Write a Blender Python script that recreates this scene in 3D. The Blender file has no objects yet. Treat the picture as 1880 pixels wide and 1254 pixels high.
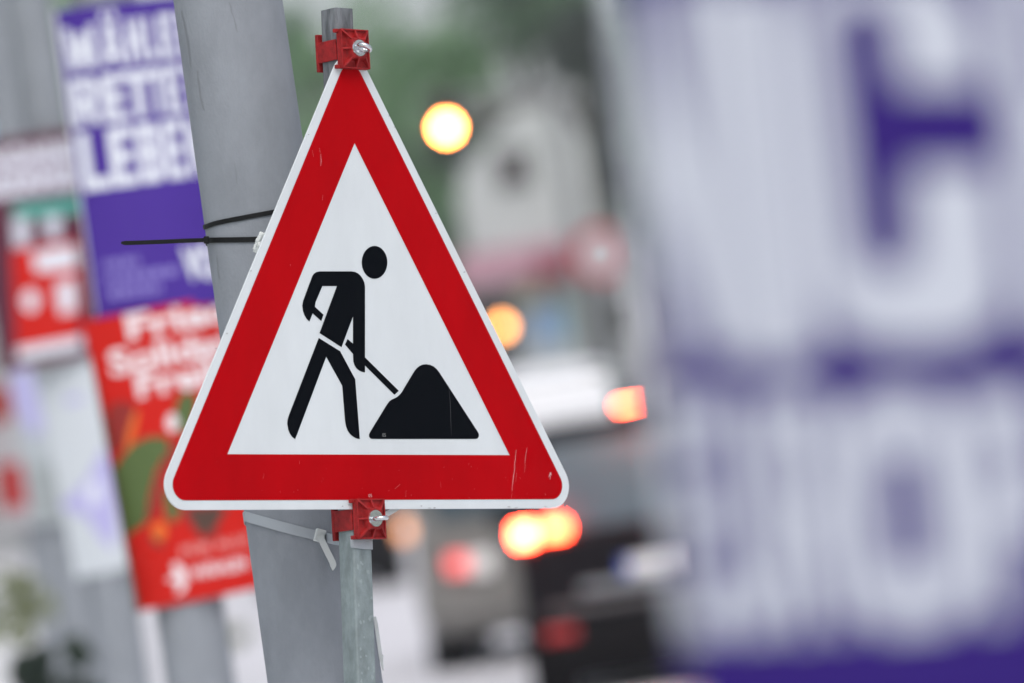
import bpy, bmesh, math, random
from mathutils import Vector, Matrix, noise as mnoise
from mathutils.geometry import tessellate_polygon
R = math.radians
rnd = random.Random(7)
SC = bpy.context.scene
COL = SC.collection

# ------------------------------------------------------------------ camera
F = 200 / 36 * 1880                      # focal length in photograph pixels
EYE = Vector((0, 0, 1.75))
PITCH, ROLL = R(0.83), R(8.15)
fwd = Vector((0, math.cos(PITCH), math.sin(PITCH)))
r0 = Vector((1, 0, 0)); u0 = Vector((0, -math.sin(PITCH), math.cos(PITCH)))
cr = r0 * math.cos(ROLL) - u0 * math.sin(ROLL)
cu = r0 * math.sin(ROLL) + u0 * math.cos(ROLL)
CAM = Matrix(((cr.x, cu.x, -fwd.x, EYE.x), (cr.y, cu.y, -fwd.y, EYE.y), (cr.z, cu.z, -fwd.z, EYE.z), (0, 0, 0, 1)))
cd = bpy.data.cameras.new('camera'); cam = bpy.data.objects.new('camera', cd); COL.objects.link(cam)
cam.matrix_world = CAM
cd.lens = 200; cd.sensor_width = 36; cd.clip_start = 0.1; cd.clip_end = 3000
cd.dof.use_dof = True; cd.dof.focus_distance = 9.23; cd.dof.aperture_fstop = 2.8
SC.camera = cam

# ------------------------------------------------------------------ sky and light (overcast)
SUN_EL, SUN_AZ = R(58), math.atan2(0.1, -0.9)      # behind the photographer, to the left
W = bpy.data.worlds.new('World'); SC.world = W; W.use_nodes = True
nt = W.node_tree; nt.nodes.clear()
wo = nt.nodes.new('ShaderNodeOutputWorld'); bg = nt.nodes.new('ShaderNodeBackground')
sk = nt.nodes.new('ShaderNodeTexSky'); sk.sky_type = 'NISHITA'; sk.sun_disc = False
sk.sun_elevation = SUN_EL; sk.sun_rotation = SUN_AZ; sk.dust_density = 4; sk.air_density = 1.0
hs = nt.nodes.new('ShaderNodeHueSaturation'); hs.inputs['Saturation'].default_value = 0.52
nt.links.new(sk.outputs[0], hs.inputs['Color']); nt.links.new(hs.outputs[0], bg.inputs[0]); nt.links.new(bg.outputs[0], wo.inputs[0])
bg.inputs[1].default_value = 0.15
sd = bpy.data.lights.new('sun', 'SUN'); so = bpy.data.objects.new('sun', sd); COL.objects.link(so)
sd.energy = 0.5; sd.angle = R(25); sd.color = (1, 0.985, 0.96)
sv = Vector((math.sin(SUN_AZ) * math.cos(SUN_EL), math.cos(SUN_AZ) * math.cos(SUN_EL), math.sin(SUN_EL)))
so.rotation_euler = sv.to_track_quat('Z', 'Y').to_euler(); so.location = (0, -5, 30)
SC.view_settings.view_transform = 'Standard'; SC.view_settings.look = 'None'
SC.view_settings.exposure = 0.42; SC.view_settings.gamma = 1; SC.view_settings.use_curve_mapping = False
SC.cycles.use_denoising = True
SC.cycles.max_bounces = 6

# ------------------------------------------------------------------ helpers
def ray(px, py):
    return fwd + cr * ((px - 940) / F) + cu * ((627 - py) / F)
def at(px, py, D):
    return EYE + ray(px, py) * D
def proj(p):
    q = Vector(p) - EYE; d = q.dot(fwd)
    return 940 + F * q.dot(cr) / d, 627 - F * q.dot(cu) / d
def ground(px, py):
    d = ray(px, py); return EYE + d * (-EYE.z / d.z)

def mat(name, col, rough=0.6, metal=0.0, var=0.0, scale=20.0, bump=0.0, bscale=None, emit=None, estr=0, coat=0, spec=0.5, stretch=None, col2=None, lo=0.35, hi=0.65):
    m = bpy.data.materials.new(name); m.use_nodes = True
    n = m.node_tree; b = n.nodes['Principled BSDF']
    b.inputs['Base Color'].default_value = (*col, 1); b.inputs['Roughness'].default_value = rough
    b.inputs['Metallic'].default_value = metal; b.inputs['Coat Weight'].default_value = coat
    b.inputs['Specular IOR Level'].default_value = spec
    if emit:
        b.inputs['Emission Color'].default_value = (*emit, 1); b.inputs['Emission Strength'].default_value = estr
    if var or bump or col2:
        tc = n.nodes.new('ShaderNodeTexCoord'); mp = n.nodes.new('ShaderNodeMapping')
        n.links.new(tc.outputs['Object'], mp.inputs[0])
        if stretch: mp.inputs['Scale'].default_value = stretch
        nz = n.nodes.new('ShaderNodeTexNoise'); nz.inputs['Scale'].default_value = scale; nz.inputs['Detail'].default_value = 6; nz.inputs['Roughness'].default_value = 0.65
        n.links.new(mp.outputs[0], nz.inputs['Vector'])
        if var or col2:
            cp = n.nodes.new('ShaderNodeValToRGB')
            cp.color_ramp.elements[0].position = lo; cp.color_ramp.elements[1].position = hi
            a = tuple(max(0, c * (1 - var)) for c in col); z = col2 or tuple(min(1, c * (1 + var)) for c in col)
            cp.color_ramp.elements[0].color = (*a, 1); cp.color_ramp.elements[1].color = (*z, 1)
            n.links.new(nz.outputs['Fac'], cp.inputs[0]); n.links.new(cp.outputs[0], b.inputs['Base Color'])
        if bump:
            bn = n.nodes.new('ShaderNodeTexNoise'); bn.inputs['Scale'].default_value = bscale or scale * 4; bn.inputs['Detail'].default_value = 4
            n.links.new(mp.outputs[0], bn.inputs['Vector'])
            bp = n.nodes.new('ShaderNodeBump'); bp.inputs['Strength'].default_value = bump; bp.inputs['Distance'].default_value = 0.004
            n.links.new(bn.outputs['Fac'], bp.inputs['Height']); n.links.new(bp.outputs[0], b.inputs['Normal'])
    return m

def link(name, verts, faces, m, parent=None, smooth=False):
    me = bpy.data.meshes.new(name); me.from_pydata([tuple(v) for v in verts], [], faces); me.update()
    bm = bmesh.new(); bm.from_mesh(me); bmesh.ops.recalc_face_normals(bm, faces=bm.faces); bm.to_mesh(me); bm.free()
    if smooth: me.polygons.foreach_set('use_smooth', [True] * len(me.polygons))
    o = bpy.data.objects.new(name, me); COL.objects.link(o)
    if m: me.materials.append(m)
    if parent: o.parent = parent
    return o
def thing(name, label, cat, loc=None, group=None):
    o = bpy.data.objects.new(name, None); COL.objects.link(o); o.empty_display_size = 0.2
    o['label'] = label; o['category'] = cat
    if group: o['group'] = group
    return o
def tag(o, label=None, cat=None, group=None, kind=None):
    if label: o['label'] = label
    if cat: o['category'] = cat
    if group: o['group'] = group
    if kind: o['kind'] = kind
    return o

class MB:
    """collects geometry; T maps local points to the world"""
    def __init__(s, T=None): s.v = []; s.f = []; s.T = T or (lambda p: Vector(p))
    def add(s, vs, fs):
        k = len(s.v); s.v += [s.T(Vector(p)) for p in vs]; s.f += [[i + k for i in f] for f in fs]; return s
    def box(s, a, b):
        (x0, y0, z0), (x1, y1, z1) = a, b
        return s.add([(x0, y0, z0), (x1, y0, z0), (x1, y1, z0), (x0, y1, z0), (x0, y0, z1), (x1, y0, z1), (x1, y1, z1), (x0, y1, z1)],
                     [(0, 3, 2, 1), (4, 5, 6, 7), (0, 1, 5, 4), (1, 2, 6, 5), (2, 3, 7, 6), (3, 0, 4, 7)])
    def loft(s, rings, cap=True):
        n = len(rings[0]); vs = [p for r in rings for p in r]; fs = []
        for k in range(len(rings) - 1):
            for i in range(n):
                j = (i + 1) % n; fs.append((k * n + i, k * n + j, (k + 1) * n + j, (k + 1) * n + i))
        if cap: fs.append(tuple(range(n))[::-1]); fs.append(tuple((len(rings) - 1) * n + i for i in range(n)))
        return s.add(vs, fs)
    def cyl(s, a, b, ra, rb=None, n=24, cap=True):
        a, b = Vector(a), Vector(b); rb = ra if rb is None else rb
        z = (b - a).normalized(); x = z.orthogonal().normalized(); y = z.cross(x)
        return s.loft([[a + (x * math.cos(2 * math.pi * i / n) + y * math.sin(2 * math.pi * i / n)) * ra for i in range(n)],
                       [b + (x * math.cos(2 * math.pi * i / n) + y * math.sin(2 * math.pi * i / n)) * rb for i in range(n)]], cap)
    def torus(s, c, ax, Rr, rr, n=28, k=10, squash=(1, 1), xdir=None):
        c, ax = Vector(c), Vector(ax).normalized(); x = (Vector(xdir).normalized() if xdir else ax.orthogonal().normalized()); y = ax.cross(x)
        vs = []; fs = []
        for i in range(n):
            a = 2 * math.pi * i / n; d = x * math.cos(a) * squash[0] + y * math.sin(a) * squash[1]
            dn = d.normalized()
            for j in range(k):
                b = 2 * math.pi * j / k; vs.append(c + d * Rr + dn * rr * math.cos(b) + ax * rr * math.sin(b))
        for i in range(n):
            for j in range(k):
                fs.append((i * k + j, ((i + 1) % n) * k + j, ((i + 1) % n) * k + (j + 1) % k, i * k + (j + 1) % k))
        return s.add(vs, fs)
    def prism(s, poly, z0, z1, hole=None):
        n = len(poly); tri = tessellate_polygon([[Vector((x, y, 0)) for x, y in poly]])
        vs = [(x, y, z0) for x, y in poly] + [(x, y, z1) for x, y in poly]
        fs = [tuple(t) for t in tri] + [tuple(i + n for i in t) for t in tri] + [(i, (i + 1) % n, n + (i + 1) % n, n + i) for i in range(n)]
        return s.add(vs, fs)
    def build(s, name, m, parent=None, smooth=False, bev=0, auto=None):
        o = link(name, s.v, s.f, m, parent, smooth)
        if bev:
            b = o.modifiers.new('bevel', 'BEVEL'); b.width = bev; b.segments = 2; b.limit_method = 'ANGLE'; b.angle_limit = R(35)
        if auto:
            o.data.polygons.foreach_set('use_smooth', [True] * len(o.data.polygons)); 
            try: o.data.set_sharp_from_angle(angle=R(auto))
            except Exception: pass
        return o

_txt = {}
def text2d(s, bold=0.02):
    """triangles of a line of lettering, scaled into the unit square"""
    key = (s, bold)
    if key in _txt: return _txt[key]
    c = bpy.data.curves.new('t', 'FONT'); c.body = s; c.offset = bold; c.resolution_u = 4; c.fill_mode = 'FRONT'
    o = bpy.data.objects.new('t', c); COL.objects.link(o)
    dg = bpy.context.evaluated_depsgraph_get(); me = o.evaluated_get(dg).to_mesh(); me.calc_loop_triangles()
    vs = [(v.co.x, v.co.y) for v in me.vertices]; ts = [tuple(t.vertices) for t in me.loop_triangles]
    o.evaluated_get(dg).to_mesh_clear(); bpy.data.objects.remove(o); bpy.data.curves.remove(c)
    xs = [v[0] for v in vs]; ys = [v[1] for v in vs]
    x0, x1, y0, y1 = min(xs), max(xs), min(ys), max(ys)
    _txt[key] = ([((x - x0) / (x1 - x0), (y - y0) / (y1 - y0)) for x, y in vs], ts)
    return _txt[key]

# heavy block capitals as outlines (with holes) in the unit square
GLYPH = {
 'L': [[(0, 0), (1, 0), (1, .21), (.40, .21), (.40, 1), (0, 1)]],
 'E': [[(0, 0), (1, 0), (1, .20), (.42, .20), (.42, .40), (.92, .40), (.92, .60), (.42, .60), (.42, .80), (1, .80), (1, 1), (0, 1)]],
 'T': [[(.30, 0), (.70, 0), (.70, .79), (1, .79), (1, 1), (0, 1), (0, .79), (.30, .79)]],
 'H': [[(0, 0), (.36, 0), (.36, .39), (.64, .39), (.64, 0), (1, 0), (1, 1), (.64, 1), (.64, .61), (.36, .61), (.36, 1), (0, 1)]],
 'I': [[(0, 0), (1, 0), (1, 1), (0, 1)]],
 'N': [[(0, 0), (.33, 0), (.33, .50), (.66, 0), (1, 0), (1, 1), (.67, 1), (.67, .50), (.34, 1), (0, 1)]],
 'W': [[(.14, 0), (.40, 0), (.5, .46), (.60, 0), (.86, 0), (1, 1), (.78, 1), (.71, .42), (.60, .86), (.40, .86), (.29, .42), (.22, 1), (0, 1)]],
 'A': [[(0, 0), (.28, 0), (.33, .18), (.67, .18), (.72, 0), (1, 0), (.68, 1), (.32, 1)], [(.39, .38), (.61, .38), (.5, .80)]],
 'R': [[(0, 0), (.36, 0), (.36, .36), (.46, .36), (.66, 0), (1, 0), (.84, .41), (.97, .54), (1, .66), (1, .86), (.86, 1), (0, 1)], [(.36, .57), (.60, .57), (.64, .62), (.64, .77), (.60, .81), (.36, .81)]],
 'P': [[(0, 0), (.36, 0), (.36, .36), (.86, .36), (1, .50), (1, .86), (.86, 1), (0, 1)], [(.36, .56), (.60, .56), (.64, .62), (.64, .77), (.60, .81), (.36, .81)]],
 'B': [[(0, 0), (.84, 0), (1, .13), (1, .42), (.91, .51), (.98, .60), (.98, .88), (.84, 1), (0, 1)], [(.37, .20), (.62, .20), (.62, .41), (.37, .41)], [(.37, .60), (.61, .60), (.61, .80), (.37, .80)]],
 'U': [[(0, 1), (0, .16), (.18, 0), (.82, 0), (1, .16), (1, 1), (.65, 1), (.65, .22), (.35, .22), (.35, 1)]],
 'O': [[(.24, 0), (.76, 0), (1, .14), (1, .86), (.76, 1), (.24, 1), (0, .86), (0, .14)], [(.36, .24), (.64, .24), (.69, .29), (.69, .71), (.64, .76), (.36, .76), (.31, .71), (.31, .29)]],
 'Ä': [[(0, 0), (.28, 0), (.33, .14), (.67, .14), (.72, 0), (1, 0), (.68, .79), (.32, .79)], [(.39, .30), (.61, .30), (.5, .62)]],
}
def glyph(ch):
    lo = GLYPH[ch]; vs = [p for l in lo for p in l]
    ts = [tuple(t) for t in tessellate_polygon([[Vector((x, y, 0)) for x, y in l] for l in lo])]
    if ch == 'Ä':
        for x0 in (.18, .58):
            k = len(vs); vs += [(x0, .84), (x0 + .24, .84), (x0 + .24, 1), (x0, 1)]; ts += [(k, k + 1, k + 2), (k, k + 2, k + 3)]
    return vs, ts

# ------------------------------------------------------------------ materials
M = {}
M['concrete'] = mat('pole concrete', (0.240, 0.260, 0.288), 0.9, var=0.09, scale=14, bump=0.22, bscale=220, stretch=(1, 1, 0.55))
M['galv'] = mat('galvanised steel', (0.20, 0.242, 0.248), 0.55, metal=0.1, var=0.22, scale=75, bump=0.1, bscale=160, stretch=(1, 0.45, 1), lo=0.35, hi=0.7)
M['galv_dark'] = mat('weathered galvanised steel', (0.14, 0.152, 0.165), 0.65, metal=0.1, var=0.45, scale=95, bump=0.1, bscale=160, stretch=(1, 0.16, 1), lo=0.36, hi=0.66)
M['sheet_white'] = mat('reflective white sheeting', (0.605, 0.645, 0.665), 0.5, var=0.05, scale=7, bump=0.03, bscale=700, stretch=(1, 0.3, 1))
M['sheet_red'] = mat('reflective red sheeting', (0.385, 0.0006, 0.0035), 0.65, var=0.10, scale=6, bump=0.03, bscale=700, spec=0.03, stretch=(1, 0.35, 1))
M['sheet_black'] = mat('black print', (0.003, 0.004, 0.006), 0.65, spec=0.02)
M['alu'] = mat('aluminium edge', (0.72, 0.73, 0.74), 0.45, metal=0.2)
M['mark'] = mat('chip and scratch', (0.66, 0.36, 0.35), 0.7)
M['stamp'] = mat('grey stamp', (0.20, 0.21, 0.21), 0.7)
M['faint'] = mat('faint scratch', (0.06, 0.062, 0.066), 0.7)
M['grime'] = mat('grime nick', (0.22, 0.22, 0.23), 0.8)
M['clamp'] = mat('red moulded plastic', (0.27, 0.011, 0.012), 0.55, var=0.3, scale=70, bump=0.1, bscale=300, spec=.25)
M['zinc'] = mat('bright zinc', (0.62, 0.64, 0.66), 0.24, metal=0.95, var=0.1, scale=80)
M['tie_black'] = mat('black nylon', (0.007, 0.0075, 0.008), 0.55, spec=.2)
M['tie_white'] = mat('white nylon', (0.62, 0.65, 0.64), 0.45)
M['tie_clear'] = mat('milky nylon strap', (0.34, 0.37, 0.40), 0.4)
M['purple'] = mat('purple print', (0.062, 0.026, 0.27), 0.55, var=0.04, scale=3, spec=.2)
M['unhazed_purple'] = mat('unhazed purple print', (0.027, 0.011, 0.145), 0.6, var=0.04, scale=3, spec=.12)  # same purple, darker: haze difference to the farther poster put into the colour
M['near_white'] = mat('greyish white print', (0.49, 0.52, 0.59), 0.6, spec=.2)
M['pwhite'] = mat('white print', (0.70, 0.73, 0.80), 0.6, spec=.2)
M['lilac'] = mat('lilac print', (0.22, 0.18, 0.52), 0.5)
M['pale_lilac'] = mat('pale lilac print', (0.42, 0.40, 0.68), 0.5)
M['back'] = mat('twin wall plastic board', (0.68, 0.70, 0.75), 0.55)
M['pred'] = mat('red print', (0.54, 0.013, 0.008), 0.6, var=0.03, scale=3, spec=.15)
M['pink_white'] = mat('pinkish white print', (0.80, 0.70, 0.72), 0.5)
M['pgreen'] = mat('leaf green print', (0.075, 0.120, 0.030), 0.5)
M['pdarkred'] = mat('dark red print', (0.26, 0.012, 0.008), 0.5)
M['pbrown'] = mat('brown print', (0.07, 0.035, 0.022), 0.5)
M['porange'] = mat('orange print', (0.72, 0.13, 0.008), 0.5)
M['maroon'] = mat('maroon print', (0.085, 0.008, 0.03), 0.5)
M['teal'] = mat('teal print', (0.06, 0.30, 0.25), 0.5)
M['ink_grey'] = mat('grey lilac print', (0.30, 0.29, 0.40), 0.5)
M['lightblue'] = mat('light blue print', (0.24, 0.40, 0.55), 0.5)
M['backbrown'] = mat('raw hardboard', (0.10, 0.07, 0.045), 0.8)

# ------------------------------------------------------------------ ground, road, kerb
POLES = [(0.25, 3.42), (-0.386, 9.42), (-0.972, 15.5), (-1.6, 21.1), (-2.2, 26.7), (-2.8, 32.3)]
sdir = Vector((-0.107, 1, 0)).normalized(); sx = Vector((sdir.y, -sdir.x, 0)); S0 = Vector((-0.386, 9.42, 0))
def st(t, s, z=0): return S0 + sx * t + sdir * s + Vector((0, 0, z))
M['asphalt'] = mat('worn pale asphalt', (0.60, 0.59, 0.61), 0.6, var=0.15, scale=1.2, bump=0.2, bscale=60)
M['paving'] = mat('pale paving', (0.60, 0.60, 0.60), 0.8, var=0.12, scale=2)
M['grassg'] = mat('verge grass', (0.13, 0.17, 0.06), 0.9, var=0.3, scale=1)
M['kerb'] = mat('kerb stone', (0.42, 0.42, 0.42), 0.8, var=0.1, scale=5)
M['paint'] = mat('road marking paint', (0.74, 0.74, 0.74), 0.7)
def slab(name, t0, t1, s0, s1, z0, z1, m):
    b = MB(); b.add([st(t0, s0, z0), st(t1, s0, z0), st(t1, s1, z0), st(t0, s1, z0), st(t0, s0, z1), st(t1, s0, z1), st(t1, s1, z1), st(t0, s1, z1)],
                    [(0, 3, 2, 1), (4, 5, 6, 7), (0, 1, 5, 4), (1, 2, 6, 5), (2, 3, 7, 6), (3, 0, 4, 7)])
    return tag(b.build(name, m), kind='structure')
g = MB(); g.add([(-400, -100, -0.14), (400, -100, -0.14), (400, 600, -0.14), (-400, 600, -0.14)], [(0, 1, 2, 3)])
tag(g.build('ground', M['grassg']), kind='structure')
slab('road', 0.75, 11.5, -40, 300, -0.138, -0.12, M['asphalt'])
slab('kerb', 0.58, 0.746, -40, 300, -0.136, 0.0, M['kerb'])
slab('verge', -1.2, 0.576, -40, 300, -0.135, -0.01, M['paving'])
slab('pavement', -5.0, -1.204, -40, 300, -0.134, 0.0, M['paving'])
slab('opposite_pavement', 11.504, 16, -40, 300, -0.133, 0.0, M['paving'])
for k in range(14):
    slab('lane_marking', 6.0, 6.14, 16 + k * 9, 20 + k * 9, -0.116, -0.115, M['paint'])

# ------------------------------------------------------------------ concrete lamp posts
def pole_r(z): return 0.0923 - 0.0043 * (z - 1.886)
POLE_LABEL = ['lamp post behind the big purple poster closest to the camera',
              'sharp grey concrete lamp post with cable ties, right behind the roadworks sign',
              'blurred grey lamp post carrying the purple and the red poster',
              'blurred grey lamp post behind the maroon poster and the white poster',
              'blurred lamp post just left of the one with the white poster',
              'most distant blurred lamp post, cut by the left edge',
              ]
for i, (X, D) in enumerate(POLES):
    t = thing('lamp_post', POLE_LABEL[i], 'lamp post', group='concrete lamp posts along the kerb')
    t.location = (X, D, 0)
    b = MB(); n = 64 if i < 2 else 28
    zs = [-0.13, 0.2, 0.6, 1, 1.4, 1.8, 2.2, 2.6, 3.2, 4, 6, 8]
    b.loft([[Vector((math.cos(2 * math.pi * k / n), math.sin(2 * math.pi * k / n), 0)) * (pole_r(z) + 0.0) + Vector((0, 0, z)) for k in range(n)] for z in zs])
    b.build('shaft', M['concrete'], t, auto=40)
    b = MB(); b.cyl((0, 0, 7.95), (0, 0, 8.6), 0.05); b.cyl((0, 0, 8.55), (1.6, -0.1, 8.9), 0.035, 0.03, 12)
    b.build('arm', M['galv'], t, smooth=True)
    b = MB(); b.loft([[(1.5, -0.2, 8.86), (1.5, 0.0, 8.86), (1.5, 0.0, 8.98), (1.5, -0.2, 8.98)], [(2.1, -0.17, 8.9), (2.1, -0.03, 8.9), (2.1, -0.03, 8.97), (2.1, -0.17, 8.97)]])
    b.build('lamp_head', M['galv'], t, bev=0.01)
    if i == 1:      # hairline stains and trowel marks on the near post
        b = MB()
        def phit0(px, py, r_extra=0.0, X=X, D=D):
            d = ray(px, py); ox, oy = EYE.x - X, EYE.y - D
            z = EYE.z + d.z * D; r = pole_r(z) + r_extra
            a = d.x ** 2 + d.y ** 2; bb = 2 * (ox * d.x + oy * d.y); cc = ox * ox + oy * oy - r * r
            ds = bb * bb - 4 * a * cc
            tt = (-bb - math.sqrt(max(ds, 0))) / (2 * a)
            return EYE + d * tt
        PHIT = phit0; STAIN = mat('dark stain', (0.205, 0.220, 0.242), 0.9)
        for pts, w in [([(334, 20), (345, 80), (352, 130)], 2.2), ([(362, 130), (369, 185), (376, 206)], 2.0), ([(420, 4), (432, 40), (437, 62)], 1.6), ([(431, 300), (436, 345)], 1.0), ([(398, 470), (404, 520)], 1.3)]:
            pp = []
            for (a0, b0), (a1, b1) in zip(pts, pts[1:]):
                for k in range(6): pp.append((a0 + (a1 - a0) * k / 6 + rnd.uniform(-.8, .8), b0 + (b1 - b0) * k / 6))
            L = [PHIT(x - w * (.5 + .5 * rnd.random()), y, 0.0006) - t.location for x, y in pp]; Q = [PHIT(x + w * rnd.random(), y, 0.0006) - t.location for x, y in pp]
            k0 = len(pp); b = MB(); b.add(L + Q, [(q, q + 1, k0 + q + 1, k0 + q) for q in range(k0 - 1)]); b.build('stain', STAIN, t)


# ------------------------------------------------------------------ roadworks sign (pose solved from its corners)
u_c, v_c, n_c = Vector((0.75980695, -0.01554198, -0.64996295)), Vector((-0.05598481, 0.9944368, -0.08922533)), Vector((0.64773382, 0.10418207, 0.75470988))
m_c = Vector((-0.22298883, -0.27131443, -9.20327636))
C3 = CAM.to_3x3()
U, V, N = C3 @ u_c, C3 @ v_c, C3 @ n_c; O = CAM @ m_c
SM = Matrix(((U.x, V.x, N.x, O.x), (U.y, V.y, N.y, O.y), (U.z, V.z, N.z, O.z), (0, 0, 0, 1)))   # millimetre frame below
def sl(p): return Vector(p) / 1000          # sign-local millimetres to metres
def uv(px, py, n=0.0):
    d = ray(px, py); o = O + N * n / 1000
    t = (o - EYE).dot(N) / d.dot(N); q = EYE + d * t - o
    return q.dot(U) * 1000, q.dot(V) * 1000
def rtri(inset, r, seg=12):
    """rounded equilateral triangle, side 900 before insetting"""
    h = 900 * math.sqrt(3) / 2; c = Vector((0, h / 3)); inr = h / 3
    k = (inr - inset) / inr
    P = [c + (Vector(p) - c) * k for p in ((-450, 0), (450, 0), (0, h))]
    out = []
    for i in range(3):
        a = P[i]; d = (c - a).normalized(); o = a + d * (2 * r)
        base = math.atan2(-d.y, -d.x)
        for j in range(seg + 1):
            an = base - R(60) + R(120) * j / seg
            out.append((o.x + r * math.cos(an), o.y + r * math.sin(an)))
    return out
sign = thing('roadworks_sign', 'red bordered triangular roadworks sign with black digging worker, clamped to the square post', 'road sign')
sign.matrix_world = SM
b = MB(sl); b.prism(rtri(0, 39), -3, 0); b.build('plate', M['sheet_white'], sign, bev=0.0004)
# red border: outer rounded line, inner sharp triangle
outer = rtri(15.2, 24); nO = len(outer)
inner = [(-294.4, 88.5), (294.4, 88.5), (0, 597.3)]
b = MB(sl)
tri = tessellate_polygon([[Vector((x, y, 0)) for x, y in outer], [Vector((x, y, 0)) for x, y in inner]])
pts = outer + inner
b.add([(x, y, 0.5) for x, y in pts], [tuple(t) for t in tri]); b.build('red_border', M['sheet_red'], sign)
def crop(pl): return [uv(480 + x / 2.85, 420 + y / 2.85) for x, y in pl]
head = [(591 + 67 * math.cos(2 * math.pi * k / 40), 176 + 86 * math.sin(2 * math.pi * k / 40)) for k in range(40)]
torso = [(304, 223), (470, 223), (489, 226), (505, 234), (518, 246), (529, 262), (537, 280), (541, 302), (541, 673), (718, 848), (695, 869), (541, 716), (541, 752), (526, 749), (510, 742), (496, 730), (486, 714), (480, 695), (478, 655),
         (436, 606), (450, 577), (478, 601), (478, 460), (418, 620), (303, 546), (394, 300), (318, 300), (282, 385), (279, 408), (324, 450), (312, 483), (267, 443), (250, 486), (236, 473), (224, 452), (216, 428), (213, 402), (217, 378), (265, 248), (273, 236), (286, 227)]
legs = [(299, 571), (411, 641), (490, 788), (514, 1101), (495, 1097), (478, 1088), (463, 1075), (450, 1056), (441, 1032), (436, 1002), (422, 822), (338, 670), (186, 1075), (175, 1101), (160, 1089), (148, 1073), (139, 1050), (134, 1020), (136, 998), (142, 978)]
heap = [(578, 1100), (1120, 1100), (1130, 1097), (1136, 1088), (1137, 1076), (1132, 1064), (945, 775), (930, 752), (916, 734), (900, 720), (881, 712), (862, 709), (842, 711), (826, 718), (811, 730), (798, 747), (745, 835), (735, 853), (722, 869), (708, 881), (694, 888), (680, 894), (668, 903), (655, 921), (568, 1063), (562, 1076), (563, 1089), (569, 1097)]
def flat(b, poly, z):
    tr = tessellate_polygon([[Vector((x, y, 0)) for x, y in poly]]); b.add([(x, y, z) for x, y in poly], [tuple(t) for t in tr])
b = MB(sl)
for pl in (head, torso, legs): flat(b, crop(pl), 0.5)
b.build('worker_symbol', M['sheet_black'], sign)
b = MB(sl); flat(b, crop(heap), 0.5); b.build('heap_symbol', M['sheet_black'], sign)
b = MB(sl)
for (x0, y0, x1, y1) in ((701.5, 802, 707.5, 795.5), (676, 913, 682, 907)):
    vs, ts = text2d('05', 0.0); a, c = uv(x0, y0), uv(x1, y1)
    b = MB(sl); b.add([(a[0] + (c[0] - a[0]) * x, a[1] + (c[1] - a[1]) * y, 0.9) for x, y in vs], ts)
    b.build('lettering', M['stamp'] if y0 < 850 else M['mark'], sign)

def scr(b, pl, w, z=1.0):
    P = [Vector(uv(*p)) for p in pl]; L = []; Q = []
    for i, p in enumerate(P):
        d = (P[min(i + 1, len(P) - 1)] - P[max(i - 1, 0)]).normalized(); nn = Vector((-d.y, d.x)); ww = w * (0.25 if i in (0, len(P) - 1) else rnd.uniform(0.5, 1.0))
        L.append((*(p + nn * ww), z)); Q.append((*(p - nn * ww), z))
    k = len(P); b.add(L + Q, [(i, i + 1, k + i + 1, k + i) for i in range(k - 1)])
b = MB(sl)
for pl, w in [([(947, 826), (945, 845), (943, 860)], .55), ([(945, 855), (942, 875), (939, 900)], .7), ([(948, 868), (946, 885)], .35), ([(967, 822), (964, 838), (963, 852)], .6), ([(964, 852), (962, 868)], .4), ([(940, 898), (938, 918)], .3),
              ([(588, 283), (589, 296), (588, 305)], .8), ([(586, 272), (587, 280)], .5), ([(592, 358), (591, 368)], .5), ([(573, 276), (575, 288)], .35), ([(1007, 876), (1010, 868), (1012, 872)], 1.8), ([(1009, 880), (1011, 867)], 1.6), ([(1000, 906), (1001, 909)], .9),
              ([(484, 870), (482, 880)], .45), ([(549, 846), (549, 852)], .4), ([(724, 898), (734, 889)], .5), ([(745, 900), (744, 913)], .3), ([(808, 885), (809, 896)], .3), ([(676, 830), (676, 836)], .3), ([(532, 485), (533, 489)], .5)]:
    scr(b, pl, w)
for k in range(26):
    x, y = rnd.uniform(380, 980), rnd.uniform(845, 915); scr(b, [(x, y), (x + rnd.uniform(-.6, .6), y + rnd.uniform(1.2, 3))], rnd.uniform(.2, .45))
b.build('scratches', M['mark'], sign)['kind'] = 'stuff'; 
b = MB(sl); scr(b, [(823, 708), (826, 740), (827, 775), (828, 800)], .45); b.build('faint_scratch', M['faint'], sign)
b = MB(sl)
for (x, y, w) in [(396, 640, 2), (416, 612, 1.6), (412, 600, 2), (460, 498, 2), (788, 932.5, 3), (797, 932.5, 2.2), (934, 931, 3), (947, 931.5, 2.5), (1001, 930.5, 2.4), (773, 929, 1.6), (714, 213.5, 2), (724, 234, 1.6), (800, 392, 2), (852, 500, 1.8), (331, 790, 1.6), (566, 247, 1.2), (640, 927, 2.2), (628, 929, 1.5)]:
    scr(b, [(x - w, y + rnd.uniform(-.6, .6)), (x, y + rnd.uniform(-.9, .9)), (x + w, y + rnd.uniform(-.6, .6))], 0.9)
b.build('edge_nicks', M['grime'], sign)['kind'] = 'stuff'

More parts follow.
